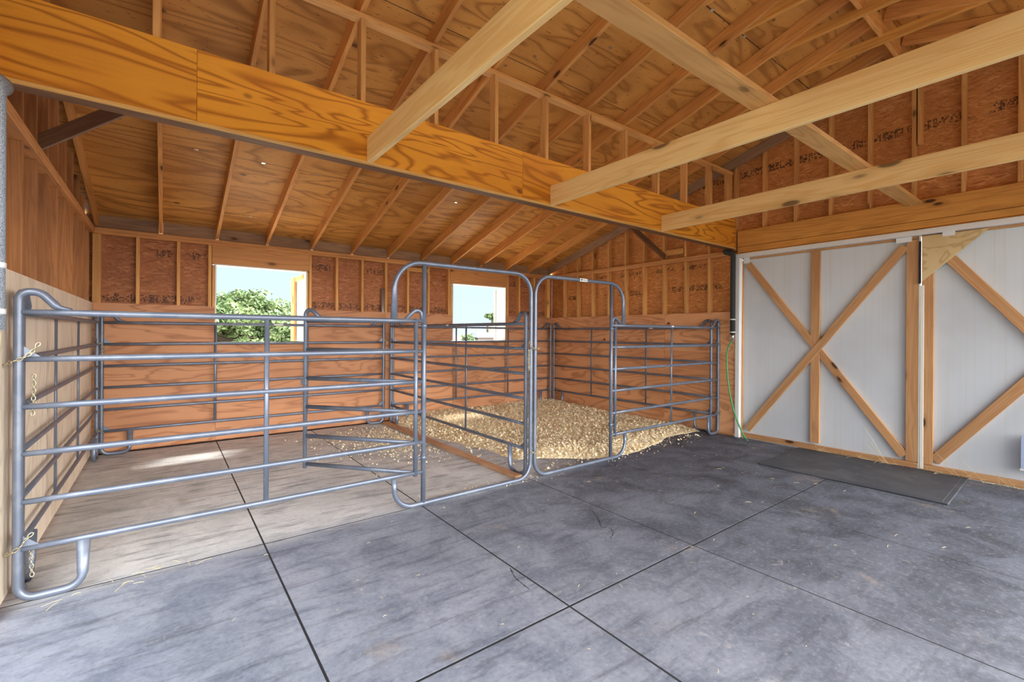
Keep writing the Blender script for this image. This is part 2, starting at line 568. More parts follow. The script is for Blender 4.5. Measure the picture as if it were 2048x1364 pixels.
# ------------------------------------------------------------------ floor
floor = struct('floor')
xs = [-2.6, XL - 0.12, 0.565, 1.78, 3.0, 4.215, 5.43, XR + 0.02]
ys = [-3.7, -1.85, -0.03, 1.807, 3.63, 5.46, YB + 0.02]
bm = bmesh.new()
for i in range(len(xs) - 1):
    for j in range(len(ys) - 1):
        g = 0.0055 if (i < 4) else 0.003
        gy = 0.0065
        box(bm, (xs[i] + g, ys[j] + gy, -0.12), (xs[i + 1] - g, ys[j + 1] - gy, 0.0), 0.0012)
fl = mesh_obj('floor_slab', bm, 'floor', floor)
bm = bmesh.new()
box(bm, (xs[0], ys[0], -0.14), (XR + 0.3, YB + 0.25, -0.0008))
mesh_obj('floor_joint_dirt', bm, 'rubber', floor)

bm = bmesh.new()
for line in ([(2.818, 2.742), (2.893, 2.674), (2.815, 2.536), (2.71, 2.41), (2.744, 2.34), (2.698, 2.275), (2.614, 2.233)], [(1.763, 2.329), (1.719, 2.22), (1.711, 2.136), (1.708, 2.071)]):
    for (xa_, ya_), (xb_, yb_) in zip(line, line[1:]):
        for q in range(4):                  # wandering hairline cracks
            t0, t1 = q / 4, (q + 1) / 4
            w0 = 0.0025 + 0.0015 * math.sin(q * 2.1)
            a_ = Vector((xa_ + (xb_ - xa_) * t0, ya_ + (yb_ - ya_) * t0 + 0.004 * math.sin(q * 2.7), 0.0006))
            b_ = Vector((xa_ + (xb_ - xa_) * t1, ya_ + (yb_ - ya_) * t1 + 0.004 * math.sin((q + 1) * 2.7), 0.0006))
            s_ = Vector((-(b_ - a_).y, (b_ - a_).x, 0)).normalized() * w0
            bm.faces.new([bm.verts.new(p_) for p_ in (a_ - s_, b_ - s_, b_ + s_, a_ + s_)])
mesh_obj('floor_crack', bm, 'rubber', floor)

# ------------------------------------------------------------------ left wall
wl = struct('wall_left')
D4 = 0.089
ZP, ZT = 1.838, 2.746                     # lining top, top plate top
y0L, y1L = 3.42, YB + 0.10
seam = [3.50, 4.765, 5.925, YB]
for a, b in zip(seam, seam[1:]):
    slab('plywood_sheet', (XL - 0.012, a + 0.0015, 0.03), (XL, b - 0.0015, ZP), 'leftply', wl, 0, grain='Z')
bm = bmesh.new()
box(bm, (XL - 0.012 - D4 - 0.011, -0.8, 2.68), (XL - 0.012 - D4, y1L, 4.75))
box(bm, (XL - 0.012 - D4 - 0.011, y0L, -0.05), (XL - 0.012 - D4, y1L, 2.69))
for v in bm.verts:                        # the sheathing follows the roof
    if v.co.z > 4:
        v.co.z = under(v.co.y) + 0.13
bmesh.ops.bisect_plane(bm, geom=bm.verts[:] + bm.edges[:] + bm.faces[:], plane_co=(0, YC, 0), plane_no=(0, 1, 0))
for v in bm.verts:
    if abs(v.co.y - YC) < 1e-4 and v.co.z > 3.0:
        v.co.z = under(YC) + 0.13
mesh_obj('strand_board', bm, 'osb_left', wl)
xs0 = XL - 0.012 - D4 / 2
for y in [3.53, 3.72, 4.10, 4.49, 4.87, 5.25, 5.64, 6.02, 6.41, 6.80, 7.19]:
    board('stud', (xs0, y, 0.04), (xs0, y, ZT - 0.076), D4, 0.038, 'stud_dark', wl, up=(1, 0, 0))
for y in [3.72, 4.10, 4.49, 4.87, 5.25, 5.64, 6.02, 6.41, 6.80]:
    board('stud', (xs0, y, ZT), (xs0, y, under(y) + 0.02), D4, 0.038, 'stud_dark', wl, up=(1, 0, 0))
for i in range(2):
    z = ZT - 0.019 - 0.038 * i
    board('top_plate', (XL - 0.012 - 0.045 + 0.014, 3.38, z), (XL - 0.012 - 0.045 + 0.014, YB - 0.02, z), 0.038, 0.118, 'plate', wl)
board('door_jamb', (XL - 0.055, 3.45, 0), (XL - 0.055, 3.45, 2.68), 0.14, 0.05, 'stud_dark', wl, up=(1, 0, 0))
board('sill_plate', (xs0, 3.5, 0.02), (xs0, YB, 0.02), 0.038, D4, 'plate', wl)
board('door_header', (XL - 0.06, -0.7, 2.86), (XL - 0.06, 3.38, 2.86), 0.3, 0.11, 'header', wl)

# ------------------------------------------------------------------ back wall
wb = struct('wall_back')
W1 = (0.552, 1.690, 1.352, 2.402)
W2 = (4.235, 5.424, 1.350, 2.402)
for a, b, z in ((XL, W1[0], ZP), (W1[0], W1[1], W1[2]), (W1[1], 2.94, ZP), (2.94, W2[0], ZP), (W2[0], W2[1], W2[2]), (W2[1], XR, ZP)):
    n = 3 if z == ZP else 2
    zs = [0.03, min(1.22, z - 0.1), z]
    slab('plywood_sheet', (a + 0.0015, YB, zs[0]), (b - 0.0015, YB + 0.012, zs[1] - 0.001), 'backply', wb)
    slab('plywood_sheet', (a + 0.0015, YB, zs[1] + 0.001), (b - 0.0015, YB + 0.012, zs[2]), 'backply', wb)
yo = YB + 0.012 + D4
bm = bmesh.new()
for lo, hi in (((XL - 0.1, -0.05), (W1[0] - 0.04, 2.744)), ((W1[1] + 0.04, -0.05), (W2[0] - 0.04, 2.744)), ((W2[1] + 0.04, -0.05), (XR + 0.1, 2.744)),
               ((W1[0] - 0.04, -0.05), (W1[1] + 0.04, W1[2] - 0.02)), ((W2[0] - 0.04, -0.05), (W2[1] + 0.04, W2[2] - 0.02)),
               ((W1[0] - 0.04, W1[3] + 0.02), (W1[1] + 0.04, 2.744)), ((W2[0] - 0.04, W2[3] + 0.02), (W2[1] + 0.04, 2.744))):
    box(bm, (lo[0], yo, lo[1]), (hi[0], yo + 0.011, hi[1]))
mesh_obj('strand_board', bm, 'osb_back', wb)
ysd = YB + 0.012 + D4 / 2
studs_b = [-0.66, -0.276, 0.136, 0.478, 1.758, 2.151, 2.555, 2.955, 3.35, 3.745, 4.155, 5.50, 5.80, 6.20, 6.60]
for x in studs_b:
    w = 0.038 if x not in (-0.66, 6.60) else 0.08
    board('stud', (x, ysd, 0.04), (x, ysd, ZT - 0.076), D4, w, 'stud', wb, up=(0, -1, 0))
for x in (0.525, 1.712, 4.20, 5.452):     # trimmers beside the openings
    board('stud', (x, ysd, 0.04), (x, ysd, 2.40), D4, 0.038, 'stud', wb, up=(0, -1, 0))
for a, b in ((0.50, 1.738), (4.176, 5.48)):
    board('window_header', (a, ysd - 0.012, 2.545), (b, ysd - 0.012, 2.545), 0.25, D4 - 0.02, 'plate', wb)
board('blocking', (3.37, ysd, 2.60), (3.725, ysd, 2.60), 0.07, D4 * 0.9, 'stud', wb)
for i in range(2):
    z = ZT - 0.019 - 0.038 * i
    board('top_plate', (XL, ysd, z), (XR, ysd, z), 0.037, D4, 'plate', wb)
RX = [-0.03 - 0.019 + 0.6125 * k_ for k_ in range(11)]      # rafter centre lines
edges = [XL - 0.02] + RX + [XR - 0.02]
for a, b in zip(edges, edges[1:]):
    slab('rafter_blocking', (a + 0.022 if a > XL else XL - 0.065, yo - 0.035, ZT + 0.002), (b - 0.022, yo, ZT + 0.158), 'rafter_old', wb)

for i, W in enumerate((W1, W2)):
    w = struct('window_%d' % (i + 1), ((W[0] + W[1]) / 2, YB, W[2]))
    bs = w.location
    bm = bmesh.new()
    t = 0.016
    for lo, hi in (((W[0] - t, W[2] - t), (W[0], W[3] + t)), ((W[1], W[2] - t), (W[1] + t, W[3] + t)), ((W[0], W[3]), (W[1], W[3] + t)),
                   ((W[0], W[2] - t), (W[1], W[2]))):
        box(bm, (lo[0] - bs.x, YB - 0.004 - bs.y, lo[1] - bs.z), (hi[0] - bs.x, YB + 0.135 - bs.y, hi[1] - bs.z))
    mesh_obj('window_liner', bm, 'cream', w)
    # a shutter leaf swung outwards at the right jamb
    far = (0.80, 0.26)[i]
    sh = thing('window_shutter', (W[1] + 0.02, YB + 0.14, W[2]),
               ('white shutter leaf with wooden edge swung open outside the left window',
                'white shutter leaf swung open outside the right window')[i], 'shutter', 'stall window shutters')
    slab('panel', (0.0, 0.0, 0.0), (0.012, far, 1.04), 'doorsheet', sh)
    if i == 0:  # stile and rail use paler lumber to imitate strong sun
        board('stile', (-0.022, far - 0.12, 0.0), (-0.022, far - 0.12, 1.04), 0.24, 0.036, 'joist', sh, up=(0, 1, 0))
        board('rail', (-0.016, 0.02, 1.0), (-0.016, far - 0.25, 1.0), 0.07, 0.03, 'joist', sh)
    else:
        slab('stile', (-0.02, far - 0.06, 0.0), (0.0, far, 1.04), 'cream', sh, 0.002)

# ------------------------------------------------------------------ right wall
wr = struct('wall_right')
sm = [3.372, 4.56, 5.78, YB]
for a, b in zip(sm, sm[1:]):
    for z0, z1 in ((0.03, 1.22), (1.222, ZP)):
        slab('plywood_sheet', (XR, a + 0.0015, z0), (XR + 0.012, b - 0.0015, z1), 'rightply', wr, grain='Y')
xo = XR + 0.012 + D4
bm = bmesh.new()
box(bm, (xo, -0.8, 2.62), (xo + 0.011, y1L, 4.75))
box(bm, (xo, 3.36, -0.05), (xo + 0.011, y1L, 2.62))
for v in bm.verts:
    if v.co.z > 4:
        v.co.z = under(v.co.y) + 0.13
bmesh.ops.bisect_plane(bm, geom=bm.verts[:] + bm.edges[:] + bm.faces[:], plane_co=(0, YC, 0), plane_no=(0, 1, 0))
for v in bm.verts:
    if abs(v.co.y - YC) < 1e-4 and v.co.z > 3.0:
        v.co.z = under(YC) + 0.13
mesh_obj('strand_board', bm, 'osb_right', wr)
xsd = XR + 0.012 + D4 / 2
for kk in range(2, 11):
    y = 2.985 + 0.4035 * kk
    board('stud', (xsd, y, 0.04), (xsd, y, ZT - 0.076), D4, 0.038, 'stud', wr, up=(-1, 0, 0))
for kk in range(-8, 11):
    y = 2.985 + 0.4035 * kk
    z0 = ZT if y > 3.35 else 3.016
    if under(y) - z0 > 0.08:
        board('stud', (xsd, y, z0), (xsd, y, under(y) + 0.05), D4, 0.038, 'stud', wr, up=(-1, 0, 0))
board('stud', (xsd, 1.32, 3.64), (xsd, 1.32, under(1.32)), D4, 0.038, 'stud', wr, up=(-1, 0, 0))
board('stud', (xsd, 3.42, 0.04), (xsd, 3.42, 2.70), D4, 0.08, 'stud', wr, up=(-1, 0, 0))
for i in range(2):
    z = ZT - 0.019 - 0.038 * i
    board('top_plate', (xsd - 0.01, 3.48, z), (xsd - 0.01, YB, z), 0.037, D4 + 0.02, 'plate', wr)
board('sill_plate', (xsd, 3.4, 0.02), (xsd, YB, 0.02), 0.038, D4, 'plate', wr)
board('blocking', (xsd, 4.24, 2.86), (xsd, 4.58, 2.86), 0.09, D4 * 0.6, 'stud', wr)

hd = thing('door_header', (XR + 0.045, 3.345, 2.69), 'long orange timber header with dark scuffs above the white sliding doors', 'header')
board('header_timber', (0, 0, 0.205), (0, -4.0, 0.205), 0.235, 0.09, 'header', hd)
board('header_plate', (0.002, 0, 0.043), (0.002, -4.0, 0.043), 0.08, 0.09, 'header', hd)

# sliding doors
trim = struct('trim_1', (XR, 3.3, 0))
slab('door_post', (-0.02, 0.0, 0), (0.075, 0.062, 2.66), 'white', trim, 0.004)
slab('door_track', (-0.035, -3.95, 2.615), (0.05, 0.062, 2.675), 'white', trim, 0.006)
DX = XR + 0.03                              # door face


def sliding_door(name, ya, yb, latch_side):
    """leaf between ya (far) and yb (near)"""
    w = struct(name, (DX, yb, 0))
    L = ya - yb
    H = 2.62
    slab('door_sheet', (0.036, 0, 0.02), (0.05, L, H), 'doorsheet', w)
    rail = lambda n, p0, p1, wd=0.09, t=0.036: board(n, p0, p1, wd, t, 'doorwood', w, up=(0, 0, 1) if abs(p0[2] - p1[2]) < 0.01 else (0, 1, 0))
    rail('bottom_rail', (0.018, 0.0, 0.042), (0.018, L, 0.042), 0.07)
    rail('top_rail', (0.028, 0.0, H - 0.018), (0.028, L, H - 0.018), 0.03, 0.02)
    if latch_side:
        rail('stile', (0.018, L - 0.06, 0.08), (0.018, L - 0.06, H - 0.04), 0.1)
    else:
        rail('stile', (0.018, 0.055, 0.08), (0.018, 0.055, H - 0.04), 0.105)
        rail('edge_strip', (0.02, L - 0.01, 0.08), (0.02, L - 0.01, H - 0.04), 0.018, 0.03)
    return w, L, H


d1, L1d, Hd = sliding_door('door_1', 3.292, 1.325, 0)
board('center_stile', (0.018, 1.02, 0.105), (0.018, 1.02, 1.27), 0.105, 0.036, 'doorwood', d1, up=(0, 1, 0))
board('center_stile', (0.018, 1.02, 1.40), (0.018, 1.02, Hd - 0.035), 0.105, 0.036, 'doorwood', d1, up=(0, 1, 0))
board('diagonal_brace', (0.018, 0.12, 0.13), (0.018, 1.88, 2.52), 0.09, 0.034, 'doorwood', d1, up=(0, 0, 1))
board('diagonal_brace', (0.010, 1.88, 0.13), (0.010, 0.12, 2.52), 0.09, 0.034, 'doorwood', d1, up=(0, 0, 1))
slab('hanger_bracket', (-0.008, 1.86, 2.53), (0.012, 1.94, 2.62), 'white', d1, 0.003)
slab('hanger_bracket', (-0.008, 0.06, 2.56), (0.012, 0.20, 2.62), 'white', d1, 0.003)
slab('edge_trim', (0.0, -0.012, 0.0), (0.045, 0.0, Hd), 'cream', d1, 0.002)
d2, L2d, _ = sliding_door('door_2', 1.308, -0.66, 1)
board('diagonal_brace', (0.018, L2d - 0.12, 0.13), (0.018, 0.12, 2.50), 0.10, 0.034, 'doorwood', d2, up=(0, 0, 1))
board('diagonal_brace', (0.010, 0.12, 0.13), (0.010, L2d - 0.12, 2.50), 0.10, 0.034, 'doorwood', d2, up=(0, 0, 1))
bm = bmesh.new()                            # triangular corner gusset
tri = [(L2d - 0.012, 2.60), (L2d - 0.012, 2.10), (L2d - 0.53, 2.60)]
f0 = [bm.verts.new((-0.026, a, b)) for a, b in tri]
f1 = [bm.verts.new((-0.012, a, b)) for a, b in tri]
bm.faces.new(f0)
bm.faces.new(f1[::-1])
for i in range(3):
    bm.faces.new((f0[i], f0[(i + 1) % 3], f1[(i + 1) % 3], f1[i]))
bmesh.ops.recalc_face_normals(bm, faces=bm.faces)
mesh_obj('corner_gusset', bm, 'gusset', d2)
slab('edge_seal', (-0.02, L2d - 0.006, 2.08), (0.0, L2d + 0.012, 2.55), 'rubber', d2)
slab('edge_trim', (-0.004, L2d - 0.03, 0.02), (0.03, L2d - 0.0, 2.06), 'cream', d2, 0.002)
slab('hanger_bracket', (-0.035, L2d - 0.28, 2.57), (-0.01, L2d - 0.18, 2.62), 'white', d2, 0.003)
bl = thing('plastic_panel', (DX - 0.04, 0.54, 0.21), 'pale blue plastic panel at the foot of the right-hand white door', 'panel')
slab('panel_sheet', (0, -0.3, 0), (0.02, 0.012, 0.32), 'paleblue', bl, 0.004)
slab('panel_rim', (-0.004, -0.3, -0.02), (0.024, 0.016, 0.0), 'white', bl, 0.002)

# ------------------------------------------------------------------ roof
FRONT = -3.0                               # the roof runs on over the viewer
ceil = struct('ceiling')
bm = bmesh.new()
xa, xb = XL - 0.35, XR + 0.35
for y_e, y_r in ((7.95, YC), (FRONT, YC)):
    za, zb = under(y_e) + DEP, under(y_r) + DEP
    v = [bm.verts.new(p) for p in ((xa, y_e, za), (xb, y_e, za), (xb, y_r, zb), (xa, y_r, zb))]
    u_ = [bm.verts.new((p.co.x, p.co.y, p.co.z + 0.03)) for p in v]
    bm.faces.new(v)
    bm.faces.new(u_[::-1])
    for i in range(4):
        bm.faces.new((v[i], v[(i + 1) % 4], u_[(i + 1) % 4], u_[i]))
bmesh.ops.recalc_face_normals(bm, faces=bm.faces)
mesh_obj('roof_sheathing', bm, 'roofply', ceil)
# metal sheathing clips in the seams
clips = [(0.25, 5.78), (0.87, 5.78), (1.45, 5.78), (2.05, 5.78), (2.7, 5.78), (3.35, 5.78), (0.9, 7.0), (1.5, 7.0), (3.2, 3.42), (3.9, 2.2), (4.5, 2.2),
         (3.35, 2.9), (5.2, 2.2), (2.75, 3.3), (1.55, 3.3)]
for x, y in clips:
    bm = bmesh.new()
    box(bm, (-0.018, -0.012, -0.006), (0.018, 0.012, 0.0))
    o = mesh_obj('sheathing_clip', bm, 'chrome', ceil)
    o.location = (x, y, under(y) + DEP)
    o.rotation_euler = (-math.atan(SL), 0, 0)

sdir = math.atan(SL)
where = ['over the left end of the back wall', 'meeting the back wall above a window edge',
         'meeting the back wall above the middle of a window', 'meeting the back wall just right of the left window']
for i, x in enumerate(RX):
    ya, yb = 7.80, YC + 0.02
    mt = 'rafter'
    extra = where[i] if i < 4 else 'on the slope over the stalls'
    o = board('roof_rafter', (x, ya, under(ya)), (x, yb, under(yb)), 0.138, 0.038, mt, None, up=(0, 0, 1), anchor=(0.5, 0.0))
    tag(o, '%s rafter from the left wall, %s' % (ORD[i], extra), 'rafter', 'rafters of the slope over the stalls')
for j, i in enumerate(range(10, 4, -1)):
    x = RX[i] + 0.0
    ya, yb = FRONT + 0.1, YC - 0.02
    o = board('roof_rafter', (x, ya, under(ya)), (x, yb, under(yb)), 0.138, 0.038, 'rafter', None, up=(0, 0, 1), anchor=(0.5, 0.0))
    tag(o, '%s rafter from the right gable wall on the roof slope nearer the viewer' % ORD[j], 'rafter', 'rafters of the near roof slope')
for x, nm in ((XL + 0.03, 'left'), (XR - 0.035, 'right')):
    o = board('gable_rafter', (x, 7.80, under(7.80)), (x, YC + 0.02, under(YC + 0.02)), 0.138, 0.038, 'rafter_old' if nm == 'right' else 'rafter', None,
              anchor=(0.5, 0.0))
    tag(o, 'weathered rafter running up along the %s gable wall' % nm, 'rafter')
o = board('gable_rafter', (XR - 0.035, -0.95, under(-0.95)), (XR - 0.035, YC - 0.02, under(YC - 0.02)), 0.138, 0.038, 'rafter_old', None, anchor=(0.5, 0.0))
tag(o, 'rafter along the right gable wall on the slope nearer the viewer', 'rafter')
o = board('ridge_board', (XL + 0.03, YC, 4.51), (XR - 0.005, YC, 4.51), 0.26, 0.036, 'rafter')
tag(o, 'ridge board at the peak of the roof where the rafters meet', 'ridge board')
for j, i in enumerate(range(5, 11)):
    x = RX[i] + 0.039
    o = board('collar_tie', (x, 2.25, 4.36), (x, 2 * YC - 2.25, 4.36), 0.088, 0.037, 'tie', None)
    tag(o, '%s level collar tie from the right gable wall, nailed to its rafter below the ridge' % ORD[5 - j], 'collar tie', 'collar ties under the ridge')

# box beam
YBF = 3.372                                 # its front face
bb = thing('box_beam', (XL, YBF, 2.76), 'deep orange plywood box beam spanning the barn above the stall gates', 'beam')
cuts = [XL - 0.01, 0.147, 2.675, 5.11, XR]
for a, b in zip(cuts, cuts[1:]):
    slab('face_panel', (a - XL + 0.0008, 0.0, 0.0), (b - XL - 0.0008, 0.016, 0.452), 'beamply', bb, 0.001)
slab('rear_panel', (0, 0.114, 0.03), (XR - XL, 0.13, 0.452), 'beamply', bb)
board('bottom_chord', (0, 0.073, 0.017), (XR - XL, 0.073, 0.017), 0.034, 0.112, 'brace_dark', bb)
board('top_chord', (0, 0.065, 0.432), (XR - XL, 0.065, 0.432), 0.038, 0.096, 'plate', bb)
slab('bottom_edge_strip', (0, -0.004, -0.004), (XR - XL, 0.020, 0.016), 'beamedge', bb, 0.002)

# pony wall on the beam
pw = thing('pony_wall', (XL, YBF + 0.085, 3.212), 'short stud wall standing on the box beam under the rafters', 'wall framing')
py = 0.0
board('top_plate', (0.02, py, 0.665), (XR - XL, py, 0.665), 0.037, D4, 'stud', pw)
for x in RX + [XR - 0.06]:
    board('stud', (x - XL, py, 0.0), (x - XL, py, 0.646), D4, 0.038 if x < 6.3 else 0.06, 'stud', pw, up=(0, -1, 0))

# joists across the aisle
for i, (x, lab) in enumerate(((1.19, 'pale new ceiling joist butting the beam left of its middle, nearest of three'),
                              (3.018, 'pale knotty ceiling joist butting the beam, middle one of three'),
                              (4.842, 'pale ceiling joist butting the beam near the white doors, farthest of three'))):
    o = board('ceiling_joist', (x + 0.019, YBF - 0.002, 2.857), (x + 0.019, -0.632, 2.857), 0.19, 0.038, 'joist', None)
    tag(o, lab, 'joist', 'pale joists across the aisle')
o = board('runner_board', (6.66, 1.36, 2.971), (XL + 0.2, 1.36, 2.971), 0.036, 0.142, 'runner')
tag(o, 'long flat board lying across the ceiling joists and ending at the door header', 'board')
bf = board('front_beam', (XL, -0.69, 2.98), (XR, -0.69, 2.98), 0.44, 0.11, 'beamply')
tag(bf, 'plywood box beam on the viewer side of the aisle', 'beam')
for p0, p1, lab in (((-0.70, 4.52, 2.75), (-0.03, 4.52, 3.305), 'dark brace rising from the left wall plate and passing behind the beam'),
                    ((6.66, 4.57, 2.75), (5.35, 4.57, 3.315), 'slanting brace rising from the right wall plate behind the beam')):
    p0, p1 = Vector(p0), Vector(p1)
    o = board('gable_brace', p0, p1, 0.089, 0.037, 'brace_dark', None, anchor=(0.5, 0.0))
    tag(o, lab, 'brace')

# ------------------------------------------------------------------ corral panels
RZ = [1.600, 1.340, 1.078, 0.820, 0.555, 0.298]


def chain(name, pts, label, parent_group=None, link=0.028, wire=0.003):
    """chain of oval links following pts (world)"""
    pts = [Vector(p) for p in pts]
    seg = []
    acc = []
    pos = 0.0
    total = sum((b - a).length for a, b in zip(pts, pts[1:]))
    pitch = link * 0.74
    n = max(2, int(total / pitch))
    bm = bmesh.new()

    def at(d):
        for a, b in zip(pts, pts[1:]):
            l = (b - a).length
            if d <= l:
                return a + (b - a) * (d / l), (b - a).normalized()
            d -= l
        return pts[-1], (pts[-1] - pts[-2]).normalized()
    for i in range(n):
        c, t = at((i + 0.5) * total / n)
        a = t.orthogonal().normalized()
        a = Matrix.Rotation(math.pi / 4 + (math.pi / 2) * (i % 2) + 0.2 * math.sin(i * 1.7), 3, t) @ a
        hl, hw = link / 2, link * 0.30
        nn = t.cross(a)
        loop = []
        for j in range(12):
            th = 2 * math.pi * j / 12
            loop.append(c + t * (math.cos(th) * hl) + a * (math.sin(th) * hw))
        m = 6
        rings = []
        for j in range(12):
            tg = (loop[(j + 1) % 12] - loop[j - 1]).normalized()
            o1 = nn
            o2 = tg.cross(nn).normalized()
            rings.append([bm.verts.new(loop[j] + o1 * (wire * math.cos(2 * math.pi * q / m)) + o2 * (wire * math.sin(2 * math.pi * q / m))) for q in range(m)])
        for j in range(12):
            r0, r1 = rings[j], rings[(j + 1) % 12]
            for q in range(m):
                bm.faces.new((r0[q], r0[(q + 1) % m], r1[(q + 1) % m], r1[q]))
    bmesh.ops.recalc_face_normals(bm, faces=bm.faces)
    o = mesh_obj(name, bm, 'gold', None, None, True)
    o.location = (0, 0, 0)
    return tag(o, label, 'chain', parent_group)


def end_post(par, P, s, mirror, foot=True, loop=True, rp=0.0215):
    """upright with floor foot and top loop; P(s, z) -> local point; s position along the panel, mirror = +1 if the panel lies to +s"""
    d = mirror
    pts = []
    rad = {}
    if foot:
        pts += [P(s + 0.265 * d, 0.288), P(s + 0.262 * d, 0.026)]
        rad[1] = 0.075
        pts += [P(s, 0.026)]
        rad[2] = 0.075
    else:
        pts += [P(s, 0.26)]
    if loop:
        i0 = len(pts)
        pts += [P(s, 1.712), P(s + 0.085 * d, 1.712), P(s + 0.150 * d, 1.632), P(s + 0.21 * d, 1.615)]
        rad[i0] = 0.045
        rad[i0 + 1] = 0.06
        rad[i0 + 2] = 0.05
    else:
        pts += [P(s, 1.62)]
    path = fillet(pts, rad, 7)
    n = len(path)

    def prof(t):
        if foot and t < 0.04:
            return (0.75, 1.5 - t * 12)
        if loop and t > 0.86:
            q = (t - 0.86) / 0.14
            return (1.0 - 0.25 * q, 1.0 - 0.45 * q)
        return (1, 1)
    tube('end_post', path, rp, 'gate', par, prof=prof)


def rail(par, P, s0, s1, z, top=False):
    ra, rb = (0.0185, 0.0195) if top else (0.014, 0.0185)
    n = 9
    pts = [P(s0 + (s1 - s0) * i / (n - 1), z) for i in range(n)]
    lo = pts[0]
    tube('top_rail' if top else 'rail', pts, ra, 'gate', par, rb=rb, n=10,
         ref=par['side'], prof=lambda t: (1.15, 0.8) if (t < 0.01 or t > 0.99) else (1, 1))


def stay(par, P, s):
    tube('stay', [P(s, RZ[5]), P(s, RZ[0])], 0.009, 'gate', par, rb=0.0165, n=8, ref=par['side'])


def gusset(par, P, s, d, z):
    bm = bmesh.new()
    side = Vector(par['side'])
    a, b, c = P(s + 0.018 * d, z + 0.01), P(s + 0.018 * d, z + 0.075), P(s + 0.09 * d, z + 0.01)
    f0 = [bm.verts.new(p + side * 0.003) for p in (a, b, c)]
    f1 = [bm.verts.new(p - side * 0.003) for p in (a, b, c)]
    bm.faces.new(f0)
    bm.faces.new(f1[::-1])
    for i in range(3):
        bm.faces.new((f0[i], f0[(i + 1) % 3], f1[(i + 1) % 3], f1[i]))
    bmesh.ops.recalc_face_normals(bm, faces=bm.faces)
    mesh_obj('chain_gusset', bm, 'gate', par)


def sticker(par, P, s, z, w, h, off, mark=False):
    side = Vector(par['side'])
    t = (P(1, 0) - P(0, 0)).normalized()
    bm = bmesh.new()
    c = P(s, z) - side * off
    up = Vector((0, 0, 1))
    rows = 3                                 # the label bends round the rail
    vs = []
    for i in range(rows + 1):
        a = -0.7 + 1.4 * i / rows
        q = c + up * (h / 2 * math.sin(a) / math.sin(0.7)) + side * (off * 0.25 * (1 - math.cos(a)) / (1 - math.cos(0.7)))
        vs.append((bm.verts.new(q - t * w / 2), bm.verts.new(q + t * w / 2)))
    for i in range(rows):
        bm.faces.new((vs[i][0], vs[i][1], vs[i + 1][1], vs[i + 1][0]))
    bmesh.ops.recalc_face_normals(bm, faces=bm.faces)
    o = mesh_obj('sticker', bm, 'sticker', par)
    if mark:
        bm = bmesh.new()
        cc = c - side * 0.002 - t * w * 0.3
        bmesh.ops.create_circle(bm, cap_ends=True, radius=h * 0.3, segments=12, matrix=Matrix.Translation(cc) @ Matrix.Rotation(math.pi / 2, 4, 'X'))
        for q in range(5):
            p = c - side * 0.002 + t * (w * (-0.1 + q * 0.12))
            for dz in (-0.16, 0.1):
                vv = [bm.verts.new(p + t * a * w * 0.04 + up * (dz + b * 0.07) * h) for a, b in ((-1, -1), (1, -1), (1, 1), (-1, 1))]
                bm.faces.new(vv)
        mesh_obj('print', bm, 'ink', o)
    return o


def plain_panel(p0, p1, label, stays=(0.345, 0.675), loops=(True, True), feet=(True, True)):
    p0, p1 = Vector(p0), Vector(p1)
    L = (p1 - p0).length
    t = (p1 - p0).normalized()
    side = Vector((-t.y, t.x, 0))
    r = thing('corral_fence', p0, label, 'corral fence', 'grey six-rail corral panels')
    r['side'] = tuple(side)
    P = lambda s, z: t * s + Vector((0, 0, z))
    end_post(r, P, 0, 1, feet[0], loops[0])
    end_post(r, P, L, -1, feet[1], loops[1])
    for i, z in enumerate(RZ):
        rail(r, P, 0.012, L - 0.012, z, i == 0)
    for q in stays:
        stay(r, P, L * q)
    for s, d in ((0, 1), (L, -1)):
        gusset(r, P, s, d, RZ[1])
        gusset(r, P, s, d, RZ[5])
    return r, P, L


def bow_panel(x0, sgn, bow0, leg, far, label, stay_at):
    """panel with a walk-through bow; s runs from x0 in direction sgn"""
    r = thing('corral_gate', (x0, YF, 0), label, 'gate panel', 'corral panels with walk-through gates')
    r['side'] = (0, 1, 0)
    P = lambda s, z: Vector((sgn * s, 0, z))
    end_post(r, P, 0, 1)
    for i, z in enumerate(RZ):
        rail(r, P, 0.012, leg - 0.012, z, i == 0)
    stay(r, P, stay_at)
    gusset(r, P, 0, 1, RZ[1])
    gusset(r, P, 0, 1, RZ[5])
    path = fillet([P(bow0, 1.61), P(bow0 + 0.005, 2.10), P(far, 2.10), P(far, 0.024), P(leg - 0.26, 0.024), P(leg - 0.265, 0.28)],
                  {1: 0.24, 2: 0.20, 3: 0.16, 4: 0.17}, 10)
    tube('bow_tube', path, 0.0205, 'gate', r, n=12,
         prof=lambda q: (0.8, 1.5 - q * 12.5) if q < 0.04 else ((0.8, 1.3) if q > 0.985 else (1, 1)))
    tube('gate_post', [P(leg, 0.03), P(leg, 2.09)], 0.0205, 'gate', r, n=12)
    # hinge straps on the gate post
    for z in (1.56, 0.42):
        bm = bmesh.new()
        sweep(bm, [P(leg, z - 0.02), P(leg, z + 0.02)], 0.026, n=12)
        sweep(bm, [P(leg - 0.02, z), P(leg - 0.06, z)], 0.008, n=8)
        mesh_obj('hinge', bm, 'gate', r, None, True)
    # top loop beside the gate opening
    path = fillet([P(leg - 0.02, 1.60), P(leg - 0.03, 1.69), P(leg - 0.09, 1.69), P(leg - 0.17, 1.61)], {1: 0.035, 2: 0.05}, 6)
    tube('top_loop', path, 0.017, 'gate', r, n=8)
    return r, P


